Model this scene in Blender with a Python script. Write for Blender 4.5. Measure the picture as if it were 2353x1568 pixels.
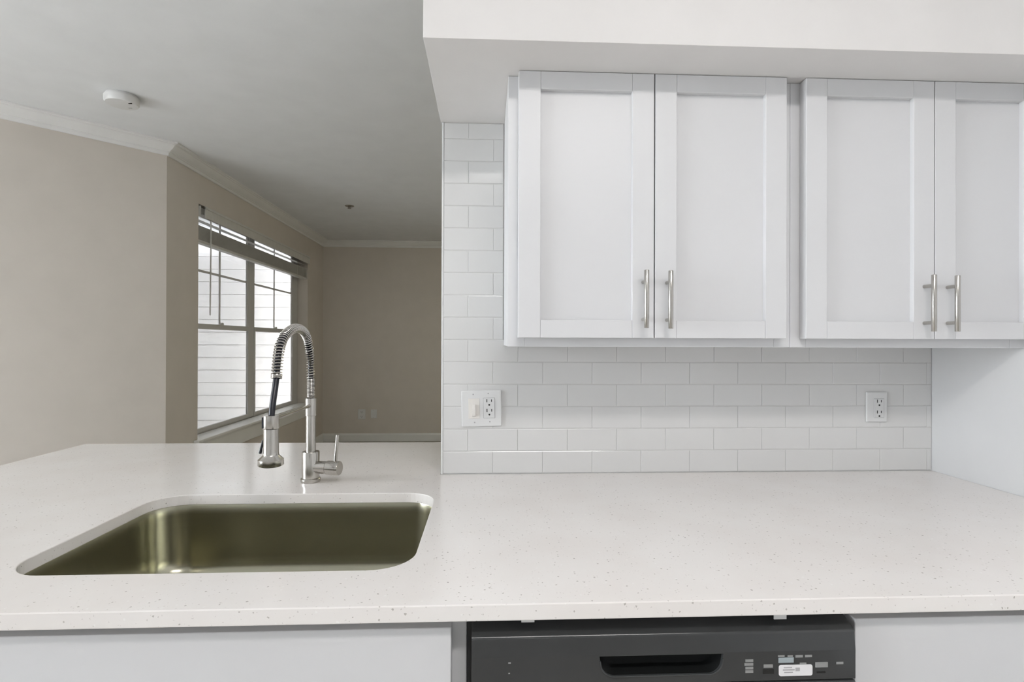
import bpy, bmesh, math, random
from mathutils import Vector, Matrix

for o in list(bpy.data.objects):
    bpy.data.objects.remove(o, do_unlink=True)
S = bpy.context.scene
COL = S.collection
random.seed(7)

# ------------------------------------------------------------------ camera
IMG_W, IMG_H, FPX = 2353.0, 1568.0, 1252.8
YAW, PITCH, ROLL = (math.radians(a) for a in (2.6125, 0.1547, -0.1835))
EYE = Vector((0.0, 0.0, 1.3438))
fwd = Vector((math.sin(YAW)*math.cos(PITCH), math.cos(YAW)*math.cos(PITCH), math.sin(PITCH)))
rt0 = Vector((math.cos(YAW), -math.sin(YAW), 0.0))
dn0 = fwd.cross(rt0)
rt = rt0*math.cos(ROLL) + dn0*math.sin(ROLL)
dn = dn0*math.cos(ROLL) - rt0*math.sin(ROLL)
cam = bpy.data.cameras.new('camera')
cam.sensor_fit = 'HORIZONTAL'
cam.sensor_width = 36.0
cam.lens = FPX/IMG_W*36.0
cam.clip_start = 0.02
cam_ob = bpy.data.objects.new('camera', cam)
COL.objects.link(cam_ob)
cam_ob.matrix_world = Matrix(((rt.x, -dn.x, -fwd.x, EYE.x), (rt.y, -dn.y, -fwd.y, EYE.y),
                              (rt.z, -dn.z, -fwd.z, EYE.z), (0, 0, 0, 1)))
S.camera = cam_ob

# ------------------------------------------------------------------ sky, exposure
world = bpy.data.worlds.new('overcast_sky')
S.world = world
world.use_nodes = True
bg = world.node_tree.nodes['Background']
bg.inputs['Color'].default_value = (0.93, 0.97, 1.05, 1)
bg.inputs['Strength'].default_value = 23.0
S.view_settings.view_transform = 'Standard'
S.view_settings.look = 'None'
S.view_settings.gamma = 1.0
S.view_settings.use_curve_mapping = False
S.view_settings.exposure = 0.0
KITCHEN_LAMP = 31.0      # emission of the ceiling fixture's diffuser

LIVING_FILL = 62.0      # emission of the unseen dome lamp added to brighten the living room

# pixel -> point on a known plane (the wall, counter or floor a thing touches)
def ray(px, py):
    return rt*(px-IMG_W/2) + dn*(py-IMG_H/2) + fwd*FPX
def on_y(px, py, y):
    d = ray(px, py); return EYE + d*((y-EYE.y)/d.y)
def on_x(px, py, x):
    d = ray(px, py); return EYE + d*((x-EYE.x)/d.x)
def on_z(px, py, z):
    d = ray(px, py); return EYE + d*((z-EYE.z)/d.z)

# ------------------------------------------------------------------ materials
def new_mat(name):
    m = bpy.data.materials.new(name); m.use_nodes = True
    return m, m.node_tree, m.node_tree.nodes['Principled BSDF']
def coords(nt, scale=1.0):
    tc = nt.nodes.new('ShaderNodeTexCoord'); mp = nt.nodes.new('ShaderNodeMapping')
    mp.inputs['Scale'].default_value = (scale,)*3 if not isinstance(scale, tuple) else scale
    nt.links.new(tc.outputs['Object'], mp.inputs['Vector'])
    return mp.outputs['Vector']
def mat(name, col, rough=0.5, metal=0.0, spec=0.5, noise=0.02, nscale=6.0, bump=0.0, bscale=200.0, coat=0.0, stretch=None):
    m, nt, p = new_mat(name)
    p.inputs['Roughness'].default_value = rough
    p.inputs['Metallic'].default_value = metal
    p.inputs['Specular IOR Level'].default_value = spec
    p.inputs['Coat Weight'].default_value = coat
    v = coords(nt, stretch if stretch else 1.0)
    n = nt.nodes.new('ShaderNodeTexNoise'); n.inputs['Scale'].default_value = nscale; n.inputs['Detail'].default_value = 4
    nt.links.new(v, n.inputs['Vector'])
    r = nt.nodes.new('ShaderNodeValToRGB')
    r.color_ramp.elements[0].position = 0.3; r.color_ramp.elements[1].position = 0.7
    r.color_ramp.elements[0].color = tuple(max(0, c*(1-noise)) for c in col)+(1,)
    r.color_ramp.elements[1].color = tuple(min(1, c*(1+noise)) for c in col)+(1,)
    nt.links.new(n.outputs['Fac'], r.inputs['Fac']); nt.links.new(r.outputs['Color'], p.inputs['Base Color'])
    if bump > 0:
        n2 = nt.nodes.new('ShaderNodeTexNoise'); n2.inputs['Scale'].default_value = bscale; n2.inputs['Detail'].default_value = 3
        nt.links.new(v, n2.inputs['Vector'])
        b = nt.nodes.new('ShaderNodeBump'); b.inputs['Strength'].default_value = bump; b.inputs['Distance'].default_value = 0.001
        nt.links.new(n2.outputs['Fac'], b.inputs['Height']); nt.links.new(b.outputs['Normal'], p.inputs['Normal'])
    return m

M = {}
M['greige'] = mat('greige_wall_paint', (0.69, 0.64, 0.585), 0.65, spec=0.3, bump=0.12, bscale=160)
M['white_wall'] = mat('white_wall_paint', (0.65, 0.65, 0.65), 0.6, spec=0.3, bump=0.08, bscale=160)
M['soffit'] = mat('soffit_paint', (0.77, 0.75, 0.735), 0.65, spec=0.3, bump=0.08, bscale=160)
M['ceiling'] = mat('ceiling_paint', (0.83, 0.84, 0.855), 0.8, spec=0.2, bump=0.1, bscale=120)
M['trim'] = mat('trim_paint', (0.84, 0.84, 0.83), 0.35)
M['cabinet'] = mat('white_cabinet_lacquer', (0.69, 0.69, 0.70), 0.38, noise=0.012, nscale=3)
M['tile'] = mat('white_glazed_tile', (0.70, 0.695, 0.685), 0.12, noise=0.02, nscale=3, bump=0.05, bscale=14)
M['grout'] = mat('pale_grout', (0.68, 0.675, 0.66), 0.9, noise=0.05, nscale=60)
M['plastic'] = mat('white_plastic', (0.74, 0.74, 0.735), 0.3)
M['almond'] = mat('ivory_plastic', (0.80, 0.77, 0.73), 0.3)
M['dark'] = mat('dark_slot', (0.015, 0.015, 0.015), 0.6)
M['nickel'] = mat('brushed_nickel', (0.50, 0.48, 0.45), 0.22, metal=1.0, noise=0.06, nscale=8, stretch=(60, 60, 3))
M['steel'] = mat('brushed_steel', (0.40, 0.385, 0.30), 0.24, metal=1.0, noise=0.05, nscale=6, stretch=(2, 2, 90))
M['hose'] = mat('black_rubber_hose', (0.008, 0.009, 0.016), 0.25)
M['black'] = mat('black_gloss_plastic', (0.038, 0.040, 0.041), 0.17, noise=0.1, coat=0.2)
M['pocket'] = mat('black_pocket_plastic', (0.012, 0.013, 0.013), 0.15)
M['legend'] = mat('grey_printed_legend', (0.28, 0.28, 0.275), 0.5)
M['legend_blue'] = mat('pale_blue_legend', (0.36, 0.41, 0.43), 0.4)
M['sticker'] = mat('white_paper_sticker', (0.82, 0.81, 0.82), 0.5)
M['ink'] = mat('grey_ink', (0.42, 0.41, 0.42), 0.6)
M['vinyl'] = mat('white_vinyl_window', (0.62, 0.61, 0.60), 0.4)
M['slat'] = mat('white_faux_wood_slat', (0.66, 0.65, 0.62), 0.45, noise=0.04, nscale=20)
M['siding'] = mat('white_lap_siding', (0.79, 0.775, 0.765), 0.6, noise=0.02)
M['floor'] = mat('pale_oak_plank_floor', (0.44, 0.41, 0.37), 0.5, noise=0.12, nscale=4, stretch=(1, 8, 1))
M['ground'] = mat('pale_concrete_ground', (0.42, 0.41, 0.39), 0.9, noise=0.1)
M['sprink'] = mat('sprinkler_metal', (0.35, 0.32, 0.30), 0.35, metal=1.0)

def quartz():
    m, nt, p = new_mat('speckled_white_quartz')
    v = coords(nt)
    base = nt.nodes.new('ShaderNodeTexNoise'); base.inputs['Scale'].default_value = 5; base.inputs['Detail'].default_value = 5
    nt.links.new(v, base.inputs['Vector'])
    r = nt.nodes.new('ShaderNodeValToRGB')
    r.color_ramp.elements[0].position = 0.35; r.color_ramp.elements[1].position = 0.65
    r.color_ramp.elements[0].color = (0.83, 0.79, 0.76, 1); r.color_ramp.elements[1].color = (0.86, 0.83, 0.805, 1)
    nt.links.new(base.outputs['Fac'], r.inputs['Fac'])
    last = r.outputs['Color']
    for sc, rad, keep, colr, amt in ((95, 0.165, 0.72, (0.38, 0.345, 0.315, 1), 0.7), (170, 0.2, 0.80, (0.52, 0.48, 0.45, 1), 0.5), (60, 0.13, 0.7, (0.93, 0.92, 0.9, 1), 0.5)):
        warp = nt.nodes.new('ShaderNodeTexNoise'); warp.inputs['Scale'].default_value = sc*2.2
        nt.links.new(v, warp.inputs['Vector'])
        add = nt.nodes.new('ShaderNodeVectorMath'); add.operation = 'MULTIPLY_ADD'
        add.inputs[1].default_value = (0.005, 0.005, 0.005)
        nt.links.new(warp.outputs['Color'], add.inputs[0]); nt.links.new(v, add.inputs[2])
        vo = nt.nodes.new('ShaderNodeTexVoronoi'); vo.inputs['Scale'].default_value = sc
        nt.links.new(add.outputs[0], vo.inputs['Vector'])
        lt = nt.nodes.new('ShaderNodeMath'); lt.operation = 'LESS_THAN'; lt.inputs[1].default_value = rad
        nt.links.new(vo.outputs['Distance'], lt.inputs[0])
        sp = nt.nodes.new('ShaderNodeSeparateColor'); nt.links.new(vo.outputs['Color'], sp.inputs['Color'])
        gt = nt.nodes.new('ShaderNodeMath'); gt.operation = 'GREATER_THAN'; gt.inputs[1].default_value = keep
        nt.links.new(sp.outputs[0], gt.inputs[0])
        mul = nt.nodes.new('ShaderNodeMath'); mul.operation = 'MULTIPLY'
        nt.links.new(lt.outputs[0], mul.inputs[0]); nt.links.new(gt.outputs[0], mul.inputs[1])
        mu2 = nt.nodes.new('ShaderNodeMath'); mu2.operation = 'MULTIPLY'; mu2.inputs[1].default_value = amt
        nt.links.new(mul.outputs[0], mu2.inputs[0])
        mx = nt.nodes.new('ShaderNodeMix'); mx.data_type = 'RGBA'
        nt.links.new(mu2.outputs[0], mx.inputs['Factor']); nt.links.new(last, mx.inputs[6])
        mx.inputs[7].default_value = colr
        last = mx.outputs[2]
    nt.links.new(last, p.inputs['Base Color'])
    p.inputs['Roughness'].default_value = 0.16
    return m
M['quartz'] = quartz()

def glass():
    m, nt, p = new_mat('clear_window_glass')
    nt.nodes.remove(p)
    out = nt.nodes['Material Output']
    t = nt.nodes.new('ShaderNodeBsdfTransparent'); t.inputs['Color'].default_value = (0.95, 0.96, 0.95, 1)
    g = nt.nodes.new('ShaderNodeBsdfGlossy'); g.inputs['Roughness'].default_value = 0.02
    mx = nt.nodes.new('ShaderNodeMixShader')
    mx.inputs[0].default_value = 0.07; nt.links.new(t.outputs[0], mx.inputs[1]); nt.links.new(g.outputs[0], mx.inputs[2])
    nt.links.new(mx.outputs[0], out.inputs['Surface'])
    return m
M['glass'] = glass()

def lamp_mat(strength, tint=(1.0, 0.97, 0.95, 1)):
    m, nt, p = new_mat('glowing_lamp_diffuser')
    p.inputs['Base Color'].default_value = (0.9, 0.9, 0.9, 1)
    p.inputs['Emission Color'].default_value = tint
    p.inputs['Emission Strength'].default_value = strength
    return m
M['lamp'] = lamp_mat(KITCHEN_LAMP)
M['fill_living'] = lamp_mat(LIVING_FILL, (1.0, 0.95, 0.70, 1))

# ------------------------------------------------------------------ mesh helpers
def add_box(bm, x0, x1, y0, y1, z0, z1):
    v = [bm.verts.new(c) for c in ((x0, y0, z0), (x1, y0, z0), (x1, y1, z0), (x0, y1, z0), (x0, y0, z1), (x1, y0, z1), (x1, y1, z1), (x0, y1, z1))]
    for f in ((0, 3, 2, 1), (4, 5, 6, 7), (0, 1, 5, 4), (1, 2, 6, 5), (2, 3, 7, 6), (3, 0, 4, 7)):
        bm.faces.new([v[i] for i in f])
def box(*a):
    bm = bmesh.new(); add_box(bm, *a); return bm
def boxes(*lst):
    bm = bmesh.new()
    for a in lst: add_box(bm, *a)
    return bm
def add_tube(bm, pts, rad, seg=12, cap=True):
    pts = [Vector(p) for p in pts]
    n = len(pts)
    rads = rad if isinstance(rad, (list, tuple)) else [rad]*n
    t0 = (pts[1]-pts[0]).normalized()
    a = t0.orthogonal().normalized()
    rings = []
    for i, p in enumerate(pts):
        t = (pts[min(i+1, n-1)]-pts[max(i-1, 0)]).normalized()
        a = (a - t*a.dot(t)).normalized(); b = t.cross(a)
        rings.append([bm.verts.new(p + (a*math.cos(k*2*math.pi/seg) + b*math.sin(k*2*math.pi/seg))*rads[i]) for k in range(seg)])
    for i in range(n-1):
        for k in range(seg):
            f = bm.faces.new((rings[i][k], rings[i][(k+1) % seg], rings[i+1][(k+1) % seg], rings[i+1][k])); f.smooth = True
    if cap:
        bm.faces.new(list(reversed(rings[0]))); bm.faces.new(rings[-1])
def tube(pts, rad, seg=12):
    bm = bmesh.new(); add_tube(bm, pts, rad, seg); return bm
def add_lathe(bm, prof, org, axis=(0, 0, 1), seg=36):
    """prof: (radius, height along the axis); sharp steps come from repeated points"""
    ax = Vector(axis).normalized(); a = ax.orthogonal().normalized(); b = ax.cross(a); org = Vector(org)
    rings = []
    for r, h in prof:
        rings.append([bm.verts.new(org + ax*h + (a*math.cos(k*2*math.pi/seg)+b*math.sin(k*2*math.pi/seg))*max(r, 1e-5)) for k in range(seg)])
    for i in range(len(rings)-1):
        for k in range(seg):
            f = bm.faces.new((rings[i][k], rings[i][(k+1) % seg], rings[i+1][(k+1) % seg], rings[i+1][k])); f.smooth = True
    bm.faces.new(list(reversed(rings[0]))); bm.faces.new(rings[-1])
def lathe(*a, **k):
    bm = bmesh.new(); add_lathe(bm, *a, **k); return bm
def prism(poly, z0, z1):
    """polygon in x,y extruded along z"""
    bm = bmesh.new()
    lo = [bm.verts.new((x, y, z0)) for x, y in poly]; hi = [bm.verts.new((x, y, z1)) for x, y in poly]
    n = len(poly)
    bm.faces.new(list(reversed(lo))); bm.faces.new(hi)
    for i in range(n): bm.faces.new((lo[i], lo[(i+1) % n], hi[(i+1) % n], hi[i]))
    return bm
def extrude_x(prof, x0, x1):
    """profile in y,z extruded along x"""
    bm = bmesh.new()
    lo = [bm.verts.new((x0, y, z)) for y, z in prof]; hi = [bm.verts.new((x1, y, z)) for y, z in prof]
    n = len(prof)
    bm.faces.new(lo); bm.faces.new(list(reversed(hi)))
    for i in range(n): bm.faces.new((lo[i], hi[i], hi[(i+1) % n], lo[(i+1) % n]))
    return bm
def obj(name, bm, m, parent=None, bevel=0.0, seg=2, kind=None, smooth=False):
    bmesh.ops.recalc_face_normals(bm, faces=bm.faces[:])
    for e_ in bm.edges:
        if len(e_.link_faces) == 2 and e_.calc_face_angle(0) > math.radians(38): e_.smooth = False
    me = bpy.data.meshes.new(name); bm.to_mesh(me); bm.free()
    o = bpy.data.objects.new(name, me); COL.objects.link(o)
    me.materials.append(M[m])
    if parent is not None:
        o.parent = parent
        o.matrix_parent_inverse = Matrix.Translation(-parent.location)
    if bevel > 0:
        b = o.modifiers.new('bevel', 'BEVEL'); b.width = bevel; b.segments = seg; b.limit_method = 'ANGLE'; b.angle_limit = math.radians(35)
        b.harden_normals = False
    if kind: o['kind'] = kind
    return o
def thing(name, label, cat, loc, group=None):
    o = bpy.data.objects.new(name, None); COL.objects.link(o); o.location = loc
    o.empty_display_size = 0.05
    tag(o, label, cat, group); return o
def tag(o, label, cat=None, group=None):
    o['label'] = label
    if cat: o['category'] = cat
    if group: o['group'] = group
    return o
def struct(name, bm, m, label, cat, bevel=0.0):
    o = obj(name, bm, m, None, bevel, kind='structure'); tag(o, label, cat); return o

# ------------------------------------------------------------------ room shell
ZC = 2.705                     # ceiling
XW, YC, YF = -2.2095, 3.86, 7.45   # window wall plane, its near corner, far wall
XL, XR = -4.6, 4.0
YR = -2.6
YT = 1.780                     # tile face
XE = -0.1487                   # free end of the tiled wall
XS = 1.505                     # kitchen side wall
ZS = 2.060                     # underside of the soffit
YSF = 1.287                    # front of the soffit
CT = 0.915                     # counter top
struct('floor', box(XL-.1, XR+.1, YR-.1, YF+.15, -.08, 0), 'floor', 'pale oak plank floor of kitchen and living room', 'floor')
struct('ceiling', box(XL-.1, XR+.1, YR-.1, YF+.15, ZC, ZC+.1), 'ceiling', 'flat off-white painted ceiling over the living room', 'ceiling')
struct('wall_far', box(XW-.15, XR+.1, YF, YF+.15, 0, ZC), 'greige', 'shaded greige living room wall with two small wall plates', 'wall')
struct('wall_diagonal', prism([(XL, YC-(XW-XL)), (XW, YC), (XW-.15, YC), (XL, YC-(XW-XL)+.15)], 0, ZC), 'greige',
       'brightly lit greige wall set at an angle beside the window wall', 'wall')
WY0, WY1, WZ0, WZ1 = 4.275, 6.825, 0.572, 2.40
struct('wall_window', boxes((XW-.15, XW, YC, WY0, 0, ZC), (XW-.15, XW, WY1, YF, 0, ZC), (XW-.15, XW, WY0, WY1, 0, WZ0), (XW-.15, XW, WY0, WY1, WZ1, ZC)),
       'greige', 'shaded greige wall around the double window', 'wall')
PY0, PY1, PZ1 = -0.75, 1.42, 2.42
struct('wall_left', boxes((XL-.12, XL, YR, PY0, 0, ZC), (XL-.12, XL, PY1, YC-(XW-XL), 0, ZC), (XL-.12, XL, PY0, PY1, PZ1, ZC), (XL-.12, XL, PY0, PY1, 0, .06)),
       'greige', 'greige wall around the glazed patio door', 'wall')
struct('wall_rear', box(XL-.1, XS+.12, YR-.12, YR, 0, ZC), 'white_wall', 'plain white wall behind the kitchen', 'wall')
struct('wall_right', box(XS, XS+.12, YR, YT+.002, 0, ZC), 'white_wall', 'plain white side wall at the end of the countertop', 'wall')
struct('wall_partition', box(XS+.12, XR, YT+.002, YT+.122, 0, ZC), 'greige', 'greige partition wall beyond the kitchen', 'wall')
struct('wall_east', box(XR, XR+.1, YT, YF, 0, ZC), 'greige', 'greige wall at the far side of the living room', 'wall')
struct('wall_peninsula', box(-1.58, XE-.004, 1.96, 2.08, 0, .8865), 'greige', 'low greige half wall carrying the bar overhang', 'wall')
wall_back = struct('wall_back', box(XE, XS+.12, YT+.0020, YT+.122, 0, ZC), 'grout', 'tiled kitchen wall under and beside the wall cabinets', 'wall')
struct('soffit', box(XE-.004, XS-.0005, YSF, YT+.0018, ZS, ZC-.0005), 'soffit', 'white dropped soffit above the wall cabinets', 'soffit', bevel=.0008)

# tiles: each one a piece of its own on wall_back
TH, TL, GAP = 0.0728, 0.1631, 0.0010
def tile_bm(x0, x1, z0, z1):
    bm = bmesh.new(); e = .0032; d = .0010
    rows = [(0, .006), (0, d), (e*.45, d*.35), (e, 0)]; k = .35
    loops = []
    for ins, dy in rows:
        loops.append([bm.verts.new(c) for c in ((x0+ins*k, YT+dy, z0+ins), (x1-ins*k, YT+dy, z0+ins), (x1-ins*k, YT+dy, z1-ins), (x0+ins*k, YT+dy, z1-ins))])
    for a, b in zip(loops, loops[1:]):
        for i in range(4): bm.faces.new((a[i], a[(i+1) % 4], b[(i+1) % 4], b[i]))
    bm.faces.new(loops[-1])
    return bm
for row in range(16):
    z0 = CT+.0012+row*TH; z1 = min(z0+TH-GAP, ZS-.001)
    xmax = XS-.0015 if row < 6 else 0.052
    first = 0.1010 if row % 2 else 0.0194
    edges = [XE+.0065]
    x = first-4*TL
    while x < xmax-.004:
        if x > edges[0]+.01: edges.append(x)
        x += TL
    edges.append(xmax)
    for a, b in zip(edges, edges[1:]):
        o = obj('tile', tile_bm(a+GAP/4, b-GAP/4, z0, z1), 'tile', wall_back)
obj('edge_trim', box(XE, XE+.0062, YT-.0008, YT+.004, CT+.0005, ZS-.0005), 'plastic', wall_back, bevel=.001)

# crown mouldings, mitred at the corners
CROWN = [(0, 2.624), (.013, 2.624), (.015, 2.643), (.022, 2.646), (.022, 2.651), (.030, 2.655), (.045, 2.664), (.060, 2.677), (.068, 2.687), (.075, 2.689), (.076, 2.694), (.092, 2.696), (.092, ZC-.0005), (0, ZC-.0005)]
n_d, n_w, n_f = Vector((1, -1)).normalized(), Vector((1, 0)), Vector((0, -1))
def miter(a, b): return (a+b)/(1+a.dot(b))
def crown(name, p, mp, q, mq, label, prof=CROWN):
    bm = bmesh.new(); p = Vector(p); q = Vector(q)
    A = [bm.verts.new((*(p+mp*(o+.0004)), z)) for o, z in prof]; B = [bm.verts.new((*(q+mq*(o+.0004)), z)) for o, z in prof]
    n = len(prof)
    for i in range(n): bm.faces.new((A[i], A[(i+1) % n], B[(i+1) % n], B[i]))
    bm.faces.new(A); bm.faces.new(list(reversed(B)))
    return struct(name, bm, 'trim', label, 'moulding')
crown('trim_1', (XL+.001, YC-(XW-XL)+.001), n_d, (XW, YC), miter(n_d, n_w), 'white crown moulding along the brightly lit angled wall')
crown('trim_2', (XW, YC), miter(n_d, n_w), (XW, YF), miter(n_w, n_f), 'white crown moulding running above the double window')
crown('trim_3', (XW, YF), miter(n_w, n_f), (XR-.001, YF), n_f, 'white crown moulding along the far shaded wall')
BASE = [(0, .001), (.016, .001), (.016, .085), (.010, .10), (.006, .11), (0, .11)]
crown('baseboard_far', (XW, YF), miter(n_w, n_f), (XR-.001, YF), n_f, 'white baseboard at the foot of the far shaded wall', BASE)
crown('baseboard_window', (XW, YC), miter(n_d, n_w), (XW, YF), miter(n_w, n_f), 'white baseboard at the foot of the window wall', BASE)

# ------------------------------------------------------------------ double window
win = bpy.data.objects.new('window_1', None); COL.objects.link(win); win.location = (XW-.1, (WY0+WY1)/2, WZ0)
win['kind'] = 'structure'; tag(win, 'white double-hung double window with grilles in its upper sashes', 'window')
GX = XW-.126       # front plane of the sashes
obj('frame', boxes((GX-.02, GX+.004, WY0+.001, WY0+.055, WZ0+.001, WZ1-.001), (GX-.02, GX+.004, 6.665, WY1-.001, WZ0+.001, WZ1-.001),
                   (GX-.02, GX+.004, 5.455, 5.565, WZ0+.001, WZ1-.001), (GX-.02, GX+.004, WY0+.055, 6.665, WZ0+.001, WZ0+.03),
                   (GX-.02, GX+.004, WY0+.055, 6.665, WZ1-.018, WZ1-.001)), 'vinyl', win, bevel=.003)
for a, b in ((WY0+.055, 5.455), (5.565, 6.665)):
    mid = (a+b)/2
    up = obj('sash', boxes((GX-.018, GX-.002, a, a+.028, 1.452, WZ1-.018), (GX-.018, GX-.002, b-.028, b, 1.452, WZ1-.018),
                           (GX-.018, GX-.002, a+.028, b-.028, 1.452, 1.476), (GX-.018, GX-.002, a+.028, b-.028, WZ1-.038, WZ1-.018)), 'vinyl', win, bevel=.002)
    obj('muntin', box(GX-.014, GX-.006, mid-.009, mid+.009, 1.476, WZ1-.038), 'vinyl', up)
    obj('muntin', box(GX-.0145, GX-.0055, a+.028, b-.028, 1.913, 1.931), 'vinyl', up)
    for ya, yb in ((a+.028, mid-.009), (mid+.009, b-.028)):
        for za, zb in ((1.476, 1.913), (1.931, WZ1-.038)):
            obj('pane', box(GX-.0115, GX-.0085, ya, yb, za, zb), 'glass', up)
    lo = obj('sash', boxes((GX-.012, GX+.010, a, a+.030, WZ0+.03, 1.490), (GX-.012, GX+.010, b-.030, b, WZ0+.03, 1.490),
                           (GX-.012, GX+.010, a+.030, b-.030, WZ0+.03, WZ0+.066), (GX-.012, GX+.012, a+.030, b-.030, 1.446, 1.490)), 'vinyl', win, bevel=.002)
    obj('pane', box(GX-.0025, GX+.0005, a+.030, b-.030, WZ0+.066, 1.446), 'glass', lo)
    obj('sash_lock', boxes((GX-.004, GX+.016, mid-.03, mid+.03, 1.4902, 1.500), (GX+.0, GX+.012, mid-.008, mid+.035, 1.500, 1.508)), 'vinyl', lo, bevel=.002)
obj('window_stool', boxes((GX+.0125, XW+.045, WY0+.001, WY1-.001, WZ0+.0005, WZ0+.024), (XW+.0005, XW+.045, WY0-.06, WY0+.001, WZ0+.0005, WZ0+.024), (XW+.0005, XW+.045, WY1-.001, WY1+.06, WZ0+.0005, WZ0+.024)), 'trim', win, bevel=.006)
obj('apron', boxes((XW+.0005, XW+.018, WY0-.03, WY1+.03, .435, .555), (XW+.0005, XW+.028, WY0-.03, WY1+.03, .555, .572)), 'trim', win, bevel=.003)

# the raised blind hanging in it
BX = XW+.018
blind = thing('window_blind', 'white slatted blind pulled up to the top of the double window', 'blind', (XW-.03, 5.55, 2.39))
obj('valance', boxes((BX-.004, BX+.006, 4.335, 6.83, 2.302, 2.388), (BX-.004, BX+.012, 4.335, 6.83, 2.372, 2.392)), 'slat', blind, bevel=.002)
obj('valance_return', boxes((XW-.05, BX-.005, WY0+.004, WY0+.012, 2.305, 2.385)), 'slat', blind)
obj('headrail', box(XW-.06, XW-.012, WY0+.014, WY1-.01, 2.335, 2.385), 'slat', blind, bevel=.002)
def slat_bm(z, tilt=0.0):
    bm = bmesh.new(); pr = []
    for i in range(5):
        t = i/4; x = XW-.066 + .056*t; pr.append((x, z + .0035*math.sin(math.pi*t) + tilt*(t-.5)))
    top = [(x, zz+.0026) for x, zz in reversed(pr)]
    loop = pr+top
    A = [bm.verts.new((x, WY0+.016, zz)) for x, zz in loop]; B = [bm.verts.new((x, WY1-.012, zz)) for x, zz in loop]
    n = len(loop)
    for i in range(n): bm.faces.new((A[i], A[(i+1) % n], B[(i+1) % n], B[i]))
    bm.faces.new(A); bm.faces.new(list(reversed(B)))
    return bm
for k in range(22):
    obj('slat', slat_bm(2.1325+k*.0050), 'slat', blind)
for z in (2.283,):
    obj('slat', slat_bm(z, -.004), 'slat', blind)
obj('bottom_rail', box(XW-.066, XW-.010, WY0+.016, WY1-.012, 2.110, 2.1315), 'slat', blind, bevel=.002)
for yy in (4.62, 5.55, 6.48):
    obj('ladder_cord', boxes((XW-.0095, XW-.008, yy-.001, yy+.001, 2.112, 2.336)), 'slat', blind)
wand = obj('tilt_wand', tube([(XW+.010, 4.442, 2.33), (XW+.012, 4.440, 2.1), (XW+.010, 4.436, 1.552)], .0055, 8), 'slat', blind)
obj('wand_hook', boxes((XW+.002, XW+.012, 4.434, 4.450, 2.33, 2.345)), 'nickel', wand)

# patio door in the left wall, outside the picture: daylight comes in through it
pd = bpy.data.objects.new('door_1', None); COL.objects.link(pd); pd.location = (XL-.06, 0, .06); pd['kind'] = 'structure'
tag(pd, 'glazed white patio door in the left wall', 'door')
pm = (PY0+PY1)/2
obj('frame', boxes((XL-.1, XL-.02, PY0+.001, PY0+.05, .061, PZ1-.001), (XL-.1, XL-.02, PY1-.05, PY1-.001, .061, PZ1-.001), (XL-.1, XL-.02, PY0+.05, PY1-.05, PZ1-.05, PZ1-.001), (XL-.1, XL-.02, pm-.04, pm+.04, .1, PZ1-.05), (XL-.1, XL-.02, PY0+.05, PY1-.05, .061, .1)), 'trim', pd)
for a, b in ((PY0+.05, pm-.04), (pm+.04, PY1-.05)):
    obj('pane', box(XL-.062, XL-.058, a, b, .1, PZ1-.05), 'glass', pd)

# sampling portal in the door opening: emits nothing itself, only guides the sky's own light
pl_ = bpy.data.lights.new('daylight_portal', 'AREA'); pl_.shape = 'RECTANGLE'; pl_.size = PZ1-.1; pl_.size_y = PY1-PY0
pl_.cycles.is_portal = True
po = bpy.data.objects.new('daylight_portal', pl_); COL.objects.link(po); po.location = (XL-.13, pm, PZ1/2); po.rotation_euler = (0, math.radians(-90), 0)

# ------------------------------------------------------------------ outdoors: the siding wall, plus unseen walls and roof added to dim it
HB = 4.6
struct('ground', box(-24, -2.36, -16, 12, -.3, -.1), 'ground', 'pale concrete ground outside the window', 'ground')
ext = struct('exterior_wall', box(-5.4, XW-.16, 8.22, 8.4, -.1, HB), 'siding', 'white lap-sided outside wall seen through the window', 'wall')
def board_bm(z0):
    return extrude_x([(8.219, z0), (8.199, z0), (8.205, z0+.180), (8.219, z0+.180)], -5.4, XW-.16)
for k in range(24):
    obj('siding_board', board_bm(.004+k*.185), 'siding', ext)
struct('sky_block_facing', box(-5.6, -5.4, 2.9, 8.4, -.1, HB), 'siding', 'added unseen white wall holding sky light off the siding', 'wall')
struct('sky_block_end', box(-5.4, -3.35, 2.9, 3.0, -.1, 3.78), 'siding', 'added unseen white end wall leaving a gap for sky light', 'wall')
struct('sky_block_upper', box(XW-.15, XW, YC, 8.4, ZC+.11, HB), 'siding', 'added unseen white wall blocking the sky above the window', 'wall')
struct('sky_block_roof', box(-5.6, XW, 2.9, 8.4, HB+.001, HB+.15), 'siding', 'added unseen white roof cutting the sky light on the siding', 'roof')

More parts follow.
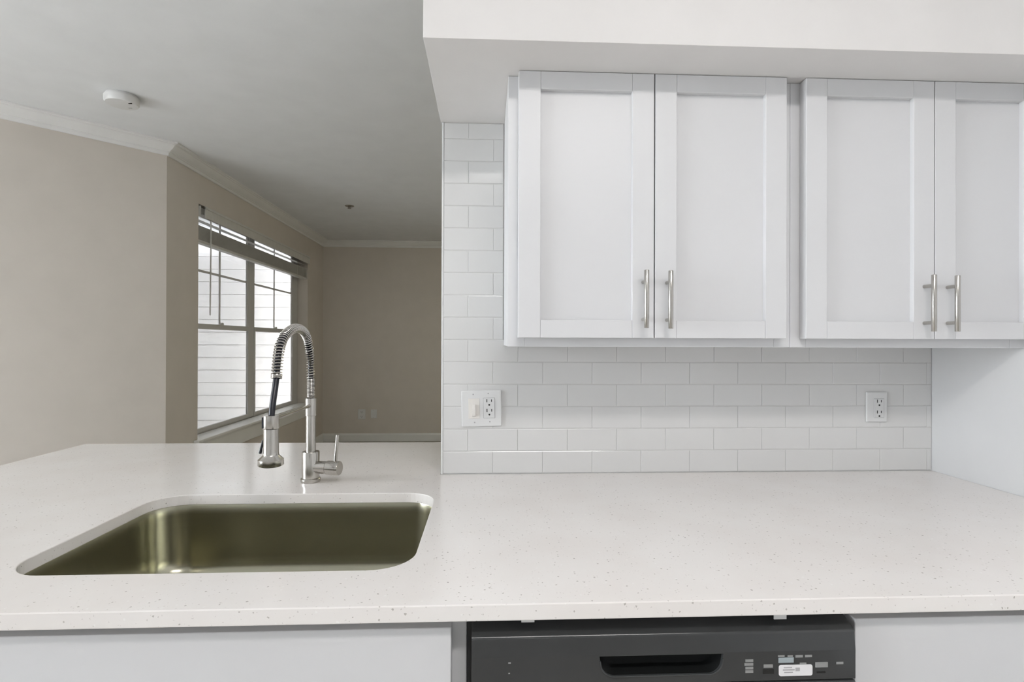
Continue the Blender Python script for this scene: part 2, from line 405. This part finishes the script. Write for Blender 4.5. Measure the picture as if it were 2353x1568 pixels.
# ------------------------------------------------------------------ countertop with sink cut-out
def rrect(x0, x1, y0, y1, r, n=10):
    out = []
    for cx, cy, a0 in ((x1-r, y1-r, 0), (x0+r, y1-r, 90), (x0+r, y0+r, 180), (x1-r, y0+r, 270)):
        for i in range(n+1):
            a = math.radians(a0+90*i/n); out.append((cx+r*math.cos(a), cy+r*math.sin(a)))
    return out
CF = 0.893
SX0, SX1, SY0, SY1, SR = -0.902, -0.143, 1.036, 1.563, 0.085
outer = [(-1.673, CF), (XS-.001, CF), (XS-.001, YT-.0015), (XE-.0015, YT-.0015), (XE-.0015, 2.355), (-1.673, 2.355)]
inner = rrect(SX0, SX1, SY0, SY1, SR)
bm = bmesh.new()
lay = []
for z in (CT, .8875):
    lv = []
    es = []
    for loop in (outer, inner):
        vs = [bm.verts.new((x, y, z)) for x, y in loop]; lv.append(vs)
        es += [bm.edges.new((vs[i], vs[(i+1) % len(vs)])) for i in range(len(vs))]
    bmesh.ops.triangle_fill(bm, use_beauty=True, edges=es)
    lay.append(lv)
for a, b in zip(lay[0], lay[1]):
    for i in range(len(a)): bm.faces.new((a[i], a[(i+1) % len(a)], b[(i+1) % len(b)], b[i]))
ct = obj('countertop', bm, 'quartz', None, bevel=.0018, seg=2)
tag(ct, 'white speckled quartz countertop with sink cut-out and bar overhang', 'countertop')

# ------------------------------------------------------------------ sink
sink = thing('kitchen_sink', 'stainless steel undermount sink bowl set into the quartz countertop', 'sink', (-.52, 1.3, .69))
bm = bmesh.new()
levels = [(.024, .8868, SR+.024), (.006, .8868, SR+.006), (.005, .884, SR+.005), (.003, .86, SR), (-.005, .745, SR), (-.009, .720, SR*.97), (-.017, .704, SR*.92), (-.030, .694, SR*.85), (-.055, .690, SR*.7)]
prev = None
for ins, z, r in levels:
    cur = [bm.verts.new((x, y, z)) for x, y in rrect(SX0-ins, SX1+ins, SY0-ins, SY1+ins, max(r, .02))]
    if prev:
        for i in range(len(cur)):
            f = bm.faces.new((prev[i], prev[(i+1) % len(cur)], cur[(i+1) % len(cur)], cur[i])); f.smooth = True
    prev = cur
bm.faces.new(prev)
o = obj('bowl', bm, 'steel', sink)
so = o.modifiers.new('solid', 'SOLIDIFY'); so.thickness = .0012; so.offset = -1
obj('drain', lathe([(.055, 0), (.055, .003), (.042, .004), (.040, -.001), (.012, .000), (.010, .008), (.001, .009)], (-.52, 1.38, .6915)), 'nickel', sink)

# ------------------------------------------------------------------ faucet
FX = -.5405
fb = on_z(716, 1107, CT)
FX, FY = fb.x, fb.y
FX = on_y(714.5, 960, FY).x
fau = thing('kitchen_faucet', 'brushed nickel spring-neck faucet with pull-down spray head behind the sink', 'faucet', (FX, FY, CT))
obj('base', lathe([(.0285, .0004), (.0295, .004), (.0295, .010), (.0275, .0125), (.0258, .013), (.0258, .090), (.0248, .0925), (.0165, .093)], (FX, FY, CT)), 'nickel', fau)
zt = on_y(714, 955, FY).z; zt2 = on_y(714, 915, FY).z; zt3 = on_y(713, 871, FY).z
obj('riser', lathe([(.0149, .0926), (.0149, zt-CT-.0005)], (FX, FY, CT)), 'nickel', fau)
col_ = obj('docking_collar', lathe([(.0163, 0), (.0172, .001), (.0172, zt2-zt-.001), (.0163, zt2-zt)], (FX, FY, zt)), 'nickel', fau)
# valve and lever on the side
zv = on_y(745, 1073, FY).z
vd = Vector((math.cos(math.radians(-14)), math.sin(math.radians(-14)), 0))
v0 = Vector((FX, FY, zv))
val = obj('valve', lathe([(.0188, .018), (.0188, .054), (.0178, .0545), (.0178, .056), (.0212, .0565), (.0212, .095), (.0202, .0965), (.001, .0967)], v0, vd), 'nickel', fau)
lv = v0 + vd*.082
obj('lever', tube([lv+Vector((0, 0, .012)), lv+Vector((.0065, 0, .101))], [.0056, .0050], 16), 'nickel', val)
# spring neck
arch_px = [(713.8, 871), (713.2, 848), (712.6, 827), (710, 800), (704.8, 775), (695, 760), (680.5, 754.5), (666, 760.5), (652.6, 774), (644.6, 792), (640.2, 813.8), (637.9, 835), (636.4, 852), (635.6, 864.6)]
PXX = FX-.002
arch = [on_x(a, b, PXX) for a, b in arch_px]
arch[0].y = FY; arch[1].y = FY; arch[2].y = FY-.001
def catmull(P, n):
    out = []
    for i in range(len(P)-1):
        p0, p1, p2, p3 = P[max(i-1, 0)], P[i], P[i+1], P[min(i+2, len(P)-1)]
        for k in range(n):
            t = k/n
            out.append(0.5*((2*p1)+(p2-p0)*t+(2*p0-5*p1+4*p2-p3)*t*t+(3*p1-p0-3*p2+p3)*t**3))
    out.append(P[-1].copy()); return out
def resample(P, step):
    out = [P[0].copy()]; acc = 0
    for a, b in zip(P, P[1:]):
        L = (b-a).length; pos = step-acc
        while pos <= L:
            out.append(a+(b-a)*(pos/L)); pos += step
        acc = (acc+L) % step if L else acc
    return out
def helix(path, r, pitch, per=14):
    """coil around a path of points"""
    dense = resample(path, pitch/per)
    t = (dense[1]-dense[0]).normalized(); a = t.orthogonal().normalized(); out = []
    for i, p in enumerate(dense):
        t = (dense[min(i+1, len(dense)-1)]-dense[max(i-1, 0)]).normalized()
        a = (a-t*a.dot(t)).normalized(); b = t.cross(a); ang = 2*math.pi*i/per
        rr = r(i/len(dense)) if callable(r) else r
        out.append(p+(a*math.cos(ang)+b*math.sin(ang))*rr)
    return out
arch_d = catmull(arch, 10)
bm = bmesh.new(); add_tube(bm, helix(arch_d, lambda t: .0108+.0016*t, .0080, 14), .0019, 6)
obj('spring_neck', bm, 'nickel', fau)
bm = bmesh.new(); add_tube(bm, helix([Vector((FX, FY, zt2+i*(zt3-zt2)/20)) for i in range(21)], .0112, .0042, 14), .0018, 6)
obj('spring_base', bm, 'nickel', fau)
HX = on_x(623, 953, PXX)
head_y = HX.y
hose_end = Vector((PXX, head_y+.002, on_y(623, 956, head_y).z))
hose_path = [Vector((FX, FY, zt2-.004))] + arch_d + [on_x(632.5, 890, PXX), on_x(628, 920, PXX), hose_end]
obj('hose', tube(hose_path, .0077, 12), 'hose', fau)
bm = bmesh.new(); e = arch[-1]; d = (arch[-1]-arch[-2]).normalized()
add_tube(bm, helix([e-d*.006+d*.0006*i for i in range(22)], .0122, .0034, 14), .0018, 6)
obj('spring_end', bm, 'nickel', fau)
# spray head
hz = [on_y(623, p, head_y).z for p in (954.5, 985, 1054, 1060, 1070)]
hb = Vector((PXX, head_y, hz[4]))
hd = obj('spray_head', lathe([(.026, 0), (.0298, .0005), (.0305, .0015), (.0305, .0155), (.0295, .0165), (.0215, .0240), (.0192, .0270), (.0186, .034), (.0180, hz[1]-hz[4]-.0012), (.0165, hz[1]-hz[4]-.0006)], hb), 'nickel', fau)
obj('head_collar', lathe([(.0192, 0), (.0196, .001), (.0196, hz[0]-hz[1]-.001), (.0185, hz[0]-hz[1]), (.009, hz[0]-hz[1]+.0002)], (hb.x, hb.y, hz[1])), 'nickel', hd)
obj('spray_trigger', tube([(hb.x-.0190, hb.y-.002, hb.z+.064), (hb.x-.0215, hb.y-.003, hb.z+.050), (hb.x-.0255, hb.y-.004, hb.z+.031)], [.0022, .0030, .0042], 10), 'hose', hd)
obj('collar_slot', box(hb.x-.0170, hb.x-.0135, hb.y-.0150, hb.y-.0100, hz[1]+.002, hz[0]-.004), 'hose', hd)
obj('nozzle_plate', lathe([(.024, -.002), (.025, .002)], hb), 'hose', hd)
arm_z = on_y(714, 932, FY).z
obj('docking_arm', tube([(FX, FY-.016, arm_z), (PXX, head_y+.0185, arm_z-.001)], .0052, 12), 'nickel', col_)

# ------------------------------------------------------------------ wall cabinets
YFR, YD = 1.460, 1.4275        # face-frame front, door front
DZ0, DZ1 = 1.3565, 2.0585
CZ0 = 1.3325
def handle_bm(x, z0, z1, y):
    bm = bmesh.new(); yb = y-.033
    add_tube(bm, [(x, yb, z0), (x, yb, z0+.001), (x, yb, z1-.001), (x, yb, z1)], [.0058, .0065, .0065, .0058], 18)
    for z in (z0+.0235, z1-.0285):
        add_tube(bm, [(x, y-.0002, z), (x, yb+.004, z)], .0048, 14)
    return bm
def door(parent, x0, x1, z0, z1, yf, th, hx=None, hz=None, ls=.058, rs=.058, rail_t=.047, rail_b=.047, name='door'):
    d = obj(name, box(x0+ls-.008, x1-rs+.008, yf+.0135, yf+th-.004, z0+rail_b-.008, z1-rail_t+.008), 'cabinet', parent)
    for a, b in ((x0, x0+ls), (x1-rs, x1)):
        obj('stile', box(a, b, yf, yf+th, z0, z1), 'cabinet', d, bevel=.0012)
    for a, b in ((z0, z0+rail_b), (z1-rail_t, z1)):
        obj('rail', box(x0+ls+.0002, x1-rs-.0002, yf+.0002, yf+th, a+.0001, b-.0001), 'cabinet', d, bevel=.001)
    if hx is not None:
        obj('handle', handle_bm(hx, hz[0], hz[1], yf), 'nickel', d)
    return d
def wall_cab(label, x0, x1, fx, doors):
    c = thing('wall_cabinet', label, 'cabinet', ((x0+x1)/2, 1.6, CZ0), 'white shaker wall cabinets')
    t = .016; yb = YT-.001; z1 = ZS-.001
    obj('box', boxes((x0, x0+t, YFR+.019, yb, CZ0+.002, z1), (x1-t, x1, YFR+.019, yb, CZ0+.002, z1), (x0+t, x1-t, YFR+.019, yb, CZ0+.012, CZ0+.028),
                     (x0+t, x1-t, YFR+.019, yb, z1-t, z1), (x0+t, x1-t, yb-.008, yb, CZ0+.028, z1-t)), 'cabinet', c)
    a, b = fx
    obj('face_frame', boxes((x0, a, YFR, YFR+.0185, CZ0, z1), (b, x1, YFR, YFR+.0185, CZ0, z1), (a, b, YFR, YFR+.0185, CZ0, CZ0+.045), (a, b, YFR, YFR+.0185, z1-.05, z1)), 'cabinet', c, bevel=.0012)
    for dd in doors: door(c, *dd)
    return c
th = YFR-YD-.001
wall_cab('white two-door wall cabinet beside the open end of the tiled wall', .0545, .8295, (.10, .785),
         [(.0812, .4415, DZ0, DZ1, YD, th, .4125, (1.3825, 1.5330)), (.4445, .8025, DZ0, DZ1, YD, th, .4760, (1.3810, 1.5318))])
wall_cab('white two-door wall cabinet against the plain side wall', .8300, XS-.001, (.875, 1.46),
         [(.8560, 1.2135, DZ0, DZ1, YD, th, 1.1850, (1.3765, 1.5275)), (1.2160, XS-.003, DZ0, DZ1, YD, th, 1.2500, (1.3765, 1.5260), .058, .034)])

# ------------------------------------------------------------------ base cabinets
BF, BS = .946, .918            # frame front, slab front
def base_cab(name, label, x0, x1, stile_l, stile_r, slab, yb, group=None):
    c = thing(name, label, 'cabinet', ((x0+x1)/2, 1.2, 0), group)
    t = .018; zt = .8868
    obj('box', boxes((x0, x0+t, BF+.02, yb, 0, zt), (x1-t, x1, BF+.02, yb, 0, zt), (x0+t, x1-t, BF+.02, yb, .10, .118), (x0+t, x1-t, yb-.008, yb, .118, zt)), 'cabinet', c)
    obj('face_frame', boxes((x0, x0+stile_l, BF, BF+.0195, .10, zt), (x1-stile_r, x1, BF, BF+.0195, .10, zt),
                            (x0+stile_l, x1-stile_r, BF, BF+.0195, .845, zt), (x0+stile_l, x1-stile_r, BF, BF+.0195, .68, .71), (x0+stile_l, x1-stile_r, BF, BF+.0195, .10, .13)), 'cabinet', c, bevel=.0012)
    obj('toe_kick', box(x0+t, x1-t, BF+.06, BF+.072, .001, .10), 'cabinet', c)
    return c
sc = base_cab('sink_cabinet', 'white base cabinet with flat slab front under the sink', -1.64, -.0335, .08, .045, None, 1.955)
obj('false_front', box(-.93, -.0585, BS, BF-.0008, .700, .8655), 'cabinet', sc, bevel=.0015)
obj('false_front', box(-1.60, -.934, BS, BF-.0008, .700, .8655), 'cabinet', sc, bevel=.0015)
for a, b, h in ((-1.60, -.934, -.965), (-.93, -.496, -.525), (-.492, -.0585, -.463)):
    door(sc, a, b, .125, .694, BS, BF-BS-.0008, h, (.52, .67))
bc = base_cab('drawer_cabinet', 'white base cabinet with flat drawer front beside the dishwasher', .6295, XS-.001, .04, .04, None, YT-.003)
for n, (a, b) in enumerate(((.6385, 1.06), (1.064, XS-.006))):
    dw = obj('drawer', box(a, b, BS, BF-.0008, .700, .8665), 'cabinet', bc, bevel=.0015)
    door(bc, a, b, .125, .694, BS, BF-BS-.0008, b-.03 if n == 0 else a+.03, (.52, .67))

# ------------------------------------------------------------------ dishwasher
DX0, DX1 = -.0240, .6262
dw = thing('dishwasher', 'black built-in dishwasher under the countertop', 'dishwasher', ((DX0+DX1)/2, 1.2, 0))
obj('tub', box(DX0+.012, DX1-.016, .972, 1.55, .1, .868), 'pocket', dw)
obj('side_gap_shade', box(-.0325, DX0-.0005, .935, 1.5, .05, .8865), 'dark', dw)  # dark filler standing in for the shade in the side gap
obj('top_gap_shade', box(DX0, DX1-.016, .985, 1.0, .8685, .8868), 'dark', dw)  # dark strip painted as the shade between tub and countertop
# control panel: sloped shoulder, front with a handle pocket
PF = .899
KX0, KX1, KZ0, KZ1 = .188, .398, .7885, .8225
pk = [(KX0, KZ1), (KX1, KZ1), (KX1-.001, KZ1-.008)]
for i in range(7):
    a = math.radians(-10-70*i/6); pk.append((KX1-.026+.024*math.cos(a), KZ0+.022+.022*math.sin(a)))
for i in range(7):
    a = math.radians(-100-70*i/6); pk.append((KX0+.026+.024*math.cos(a), KZ0+.022+.022*math.sin(a)))
pk.append((KX0+.001, KZ1-.008))
bm = bmesh.new()
rect = [(DX0, .7755), (DX1, .7755), (DX1, .8245), (DX0, .8245)]
ov = [bm.verts.new((x, PF, z)) for x, z in rect]; iv = [bm.verts.new((x, PF, z)) for x, z in pk]
es = [bm.edges.new((l[i], l[(i+1) % len(l)])) for l in (ov, iv) for i in range(len(l))]
bmesh.ops.triangle_fill(bm, use_beauty=True, edges=es)
cx, cz = (KX0+KX1)/2, (KZ0+KZ1)/2
prevl = iv
for sc_, dy in ((.985, .004), (.93, .03)):
    nl = [bm.verts.new((cx+(x-cx)*sc_, PF+dy, cz+(z-cz)*(sc_ if dy < .01 else .8))) for x, z in pk]
    for i in range(len(nl)): bm.faces.new((prevl[i], prevl[(i+1) % len(nl)], nl[(i+1) % len(nl)], nl[i]))
    prevl = nl
bm.faces.new(prevl)
pocket_faces = [f for f in bm.faces if all(v.co.y > PF+.003 for v in f.verts)]
for f in pocket_faces: f.material_index = 1
# shoulder profile above the front face
prof = [(PF, .8245), (PF+.0030, .8520)]
for i in range(1, 8):
    a = math.radians(6+58*i/7); prof.append((PF+.0030+.006*(math.cos(math.radians(6))-math.cos(a)), .8520+.006*(math.sin(a)-math.sin(math.radians(6)))))
prof += [(.935, .870), (.968, .8835)]
pv = [ov[3]]; qv = [ov[2]]
for y, z in prof[1:]:
    a = bm.verts.new((DX0, y, z)); b = bm.verts.new((DX1, y, z))
    bm.faces.new((pv[-1], qv[-1], b, a)); pv.append(a); qv.append(b)
bl = bm.verts.new((DX0, .968, .7755)); br = bm.verts.new((DX1, .968, .7755))
bm.faces.new((ov[0], bl, *reversed(pv[1:]), ov[3])); bm.faces.new((ov[1], ov[2], *qv[1:], br))
bm.faces.new((bl, br, qv[-1], pv[-1])); bm.faces.new((ov[0], ov[1], br, bl))
cp = obj('control_panel', bm, 'black', dw)
cp.data.materials.append(M['pocket'])
obj('pocket_lip', tube([Vector((x, PF-.0006, z)) for x, z in pk[2:]], .0016, 8), 'black', cp)
obj('door_panel', box(DX0, DX1, PF-.002, .968, .125, .7735), 'black', dw, bevel=.003)
obj('kick_panel', box(DX0+.01, DX1-.016, .985, 1.0, .004, .12), 'black', dw)
for px, pyb in ((1213, 1431), (1793, 1424)):
    p = on_y(px, pyb, .915)
    b_ = obj('mounting_bracket', boxes((p.x-.011, p.x+.011, .915, .9165, p.z, .8872), (p.x-.0025, p.x+.0025, .9146, .915, p.z+.002, p.z+.004)), 'plastic', dw, bevel=.0005)
def mark(x0, y0, x1, y1, m='legend', name='button', d=.0005, bev=0.0):
    a = on_y(x0, y0, PF-d); b = on_y(x1, y1, PF-d)
    return obj(name, box(a.x, b.x, PF-d, PF+.0003, b.z, a.z), m, cp, bevel=bev)
for k, yy in enumerate((1516.5, 1525, 1533.5, 1541.5)):
    mark(1713+(-2 if k == 1 else 0), yy, 1731, yy+5.5, name='indicator')
mark(1755, 1528, 1776, 1535); mark(1753, 1539, 1778, 1549, 'pocket')
mark(1789, 1512.5, 1824, 1523.5, 'legend_blue', 'display_window'); mark(1788, 1507, 1803, 1510.5, name='legend_line'); mark(1810, 1507, 1822, 1510.5, name='legend_line')
mark(1828, 1506.5, 1845, 1511.5, name='legend_line'); mark(1850, 1506, 1866, 1511, name='legend_line'); mark(1838, 1524, 1853, 1527, name='legend_line')
mark(1874, 1523, 1903, 1534.5, 'legend', 'start_button', .0012, .0008); mark(1877, 1544, 1897, 1547, 'pocket', 'legend_line')
mark(1922, 1522, 1938, 1527, name='legend_line')
p, q = on_y(1790, 1529.5, PF-.0008), on_y(1867, 1553, PF-.0008)
bm = bmesh.new(); lp = rrect(p.x, q.x, q.z, p.z, .0035, 4)
fr_ = [bm.verts.new((x, PF-.0008, z)) for x, z in lp]; bk_ = [bm.verts.new((x, PF+.0002, z)) for x, z in lp]
bm.faces.new(fr_); bm.faces.new(list(reversed(bk_)))
for i in range(len(lp)): bm.faces.new((fr_[i], bk_[i], bk_[(i+1) % len(lp)], fr_[(i+1) % len(lp)]))
obj('sticker', bm, 'sticker', cp)
for a in ((1801, 1534, 1820, 1536), (1799, 1539, 1826, 1541.5), (1802, 1545, 1822, 1547), (1828, 1535, 1838, 1543)):
    mark(*a, 'ink', 'print_mark', .00095)
mark(1168, 1523, 1174, 1526, 'legend', 'rivet'); mark(1168, 1547, 1172, 1550, 'legend', 'rivet')

# ------------------------------------------------------------------ wall plates
def receptacle_slots(parent, x, z, y, s=1.0):
    obj('slot', box(x-.0075*s, x-.0050*s, y-.0004, y+.001, z+.000, z+.010), 'dark', parent)
    obj('slot', box(x+.0060*s, x+.0082*s, y-.0004, y+.001, z+.001, z+.009), 'dark', parent)
    bm = bmesh.new(); add_lathe(bm, [(.0030, 0), (.0030, .0014)], (x+.0004, y-.0004, z-.0085), (0, 1, 0), 14)
    obj('slot', bm, 'dark', parent)
px0, pz1 = on_y(1060.5, 898.5, YT-.006).x, on_y(1060, 897.5, YT-.006).z
px1, pz0 = on_y(1152.5, 980, YT-.006).x, on_y(1152, 980.5, YT-.006).z
pl = thing('switch_plate', 'white double wall plate with ivory toggle switch and outlet', 'wall plate', ((px0+px1)/2, YT, (pz0+pz1)/2))
yp = YT-.0065
obj('plate', box(px0, px1, yp, YT-.0002, pz0, pz1), 'plastic', pl, bevel=.003)
def rect_px(a, b, c, d, y):
    p = on_y(a, b, y); q = on_y(c, d, y); return p.x, q.x, q.z, p.z
a, b, c, d = rect_px(1076.5, 916, 1102, 962, yp)
sw = obj('switch_body', box(a, b, yp-.0012, yp+.001, c, d), 'almond', pl, bevel=.0006)
a, b, c, d = rect_px(1084.5, 929.5, 1093.5, 957, yp)
obj('toggle', extrude_x([(yp-.001, d), (yp-.004, d-.001), (yp-.0105, c+.010), (yp-.0100, c+.003), (yp-.001, c)], a+.001, b-.001), 'almond', sw, bevel=.0008)
a, b, c, d = rect_px(1111.5, 915.5, 1136.5, 961, yp)
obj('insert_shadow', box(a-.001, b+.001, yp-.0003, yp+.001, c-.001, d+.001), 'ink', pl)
rc = obj('receptacle', box(a, b, yp-.0014, yp+.001, c, d), 'plastic', pl, bevel=.0008)
for zz in (c+(d-c)*.79, c+(d-c)*.30):
    receptacle_slots(rc, (a+b)/2, zz, yp-.0014, 1.15)
for qx, qy in ((1088, 906.5), (1122.5, 905), (1090, 971), (1125, 970)):
    p = on_y(qx, qy, yp); bm = bmesh.new(); add_lathe(bm, [(.0022, -.0006), (.0026, .0008)], (p.x, yp, p.z), (0, 1, 0), 14)
    obj('screw', bm, 'ink', pl)

pl.rotation_euler = (0, math.radians(-1.2), 0)

a, b, c, d = rect_px(1991, 901, 2039, 970, YT-.006)
ol = thing('wall_outlet', 'single white outlet plate on the tiles near the side wall', 'outlet', ((a+b)/2, YT, (c+d)/2))
obj('plate', box(a, b, yp, YT-.0002, c, d), 'plastic', ol, bevel=.003)
a2, b2, c2, d2 = rect_px(2008.5, 917, 2031, 960, yp)
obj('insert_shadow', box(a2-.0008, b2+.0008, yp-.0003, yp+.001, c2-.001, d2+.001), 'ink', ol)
rc = obj('receptacle', box(a2, b2, yp-.0014, yp+.001, c2, d2), 'plastic', ol, bevel=.0008)
for zz in (c2+(d2-c2)*.80, c2+(d2-c2)*.22):
    receptacle_slots(rc, (a2+b2)/2, zz, yp-.0014)

for kind, (q0, r0, q1, r1), lab in (('wall_outlet', (823, 941, 840, 964), 'small white outlet low on the far greige wall'), ('blank_plate', (852, 941.5, 866, 961.5), 'small blank white plate beside the outlet on the far greige wall')):
    a, b, c, d = rect_px(q0, r0, q1, r1, YF)
    t = thing(kind, lab, 'outlet' if kind == 'wall_outlet' else 'wall plate', ((a+b)/2, YF, (c+d)/2))
    obj('plate', box(a, b, YF-.008, YF-.0003, c, d), 'plastic', t, bevel=.003)
    if kind == 'wall_outlet':
        m_ = (a+b)/2
        for zz in (c+(d-c)*.72, c+(d-c)*.28):
            r_ = obj('receptacle', box(m_-.020, m_+.020, YF-.0095, YF-.0075, zz-.018, zz+.018), 'plastic', t, bevel=.004)
            obj('slot', box(m_-.010, m_-.006, YF-.0098, YF-.009, zz-.002, zz+.010), 'dark', r_)
            obj('slot', box(m_+.006, m_+.010, YF-.0098, YF-.009, zz-.002, zz+.010), 'dark', r_)
            obj('slot', box(m_-.003, m_+.003, YF-.0098, YF-.009, zz-.012, zz-.007), 'dark', r_)
    else:
        for zz in (c+.012, d-.012):
            obj('screw', lathe([(.003, 0), (.003, .0012)], ((a+b)/2, YF-.009, zz), (0, 1, 0), 12), 'ink', t)

# ------------------------------------------------------------------ ceiling fittings
dc = on_z(280, 220, ZC)
sd = thing('smoke_detector', 'round white smoke detector on the ceiling near the angled wall', 'smoke detector', (dc.x, dc.y, ZC))
obj('mounting_base', lathe([(.076, -.0005), (.076, -.010), (.079, -.0105)], (dc.x, dc.y, ZC), (0, 0, 1), 48), 'plastic', sd)
bd = obj('body', lathe([(.082, -.0106), (.084, -.013), (.083, -.040), (.077, -.049), (.060, -.052), (.001, -.053)], (dc.x, dc.y, ZC), (0, 0, 1), 48), 'plastic', sd)
for qx, qy, w, m_ in ((299, 237.5, .009, 'dark'), (299.5, 248, .009, 'ink')):
    p = on_z(qx, qy, ZC-.051)
    obj('vent_slot', box(p.x-w, p.x+w, p.y-.003, p.y+.003, ZC-.0535, ZC-.045), m_, bd)
sp = on_z(803, 473, ZC)
sk = thing('fire_sprinkler', 'small metal fire sprinkler in the living room ceiling', 'sprinkler', (sp.x, sp.y, ZC))
obj('escutcheon', lathe([(.046, -.0005), (.044, -.005), (.034, -.009), (.016, -.010)], (sp.x, sp.y, ZC)), 'nickel', sk)
obj('nozzle', lathe([(.014, -.0102), (.012, -.016), (.004, -.017), (.004, -.024)], (sp.x, sp.y, ZC)), 'sprink', sk)
obj('frame_arm', tube([(sp.x-.011, sp.y, ZC-.015), (sp.x-.013, sp.y, ZC-.020), (sp.x, sp.y, ZC-.026), (sp.x+.013, sp.y, ZC-.020), (sp.x+.011, sp.y, ZC-.015)], .0022, 8), 'sprink', sk)
obj('deflector', lathe([(.018, -.028), (.018, -.0265), (.004, -.026)], (sp.x, sp.y, ZC)), 'sprink', sk)

# the kitchen's own ceiling lamp, above and behind the camera
LX, LY = .42, -.35
kl = thing('ceiling_lamp', 'long white fluorescent ceiling lamp over the kitchen floor', 'lamp', (LX, LY, ZC))
obj('housing', box(LX-.55, LX+.55, LY-.125, LY+.125, ZC-.045, ZC-.0005), 'plastic', kl, bevel=.006)
obj('diffuser', box(LX-.52, LX+.52, LY-.10, LY+.10, ZC-.085, ZC-.0455), 'lamp', kl)

# fill lamp added out of view to brighten the living room's far end
ll = thing('fill_lamp', 'added unseen dome lamp brightening the living room', 'lamp', (1.1, 4.7, ZC))
obj('fill_canopy', lathe([(.19, -.0005), (.19, -.025), (.17, -.030)], (1.1, 4.7, ZC)), 'nickel', ll)
obj('fill_dome', lathe([(.165, -.0305), (.165, -.045), (.15, -.075), (.11, -.10), (.05, -.115), (.001, -.118)], (1.1, 4.7, ZC)), 'fill_living', ll)
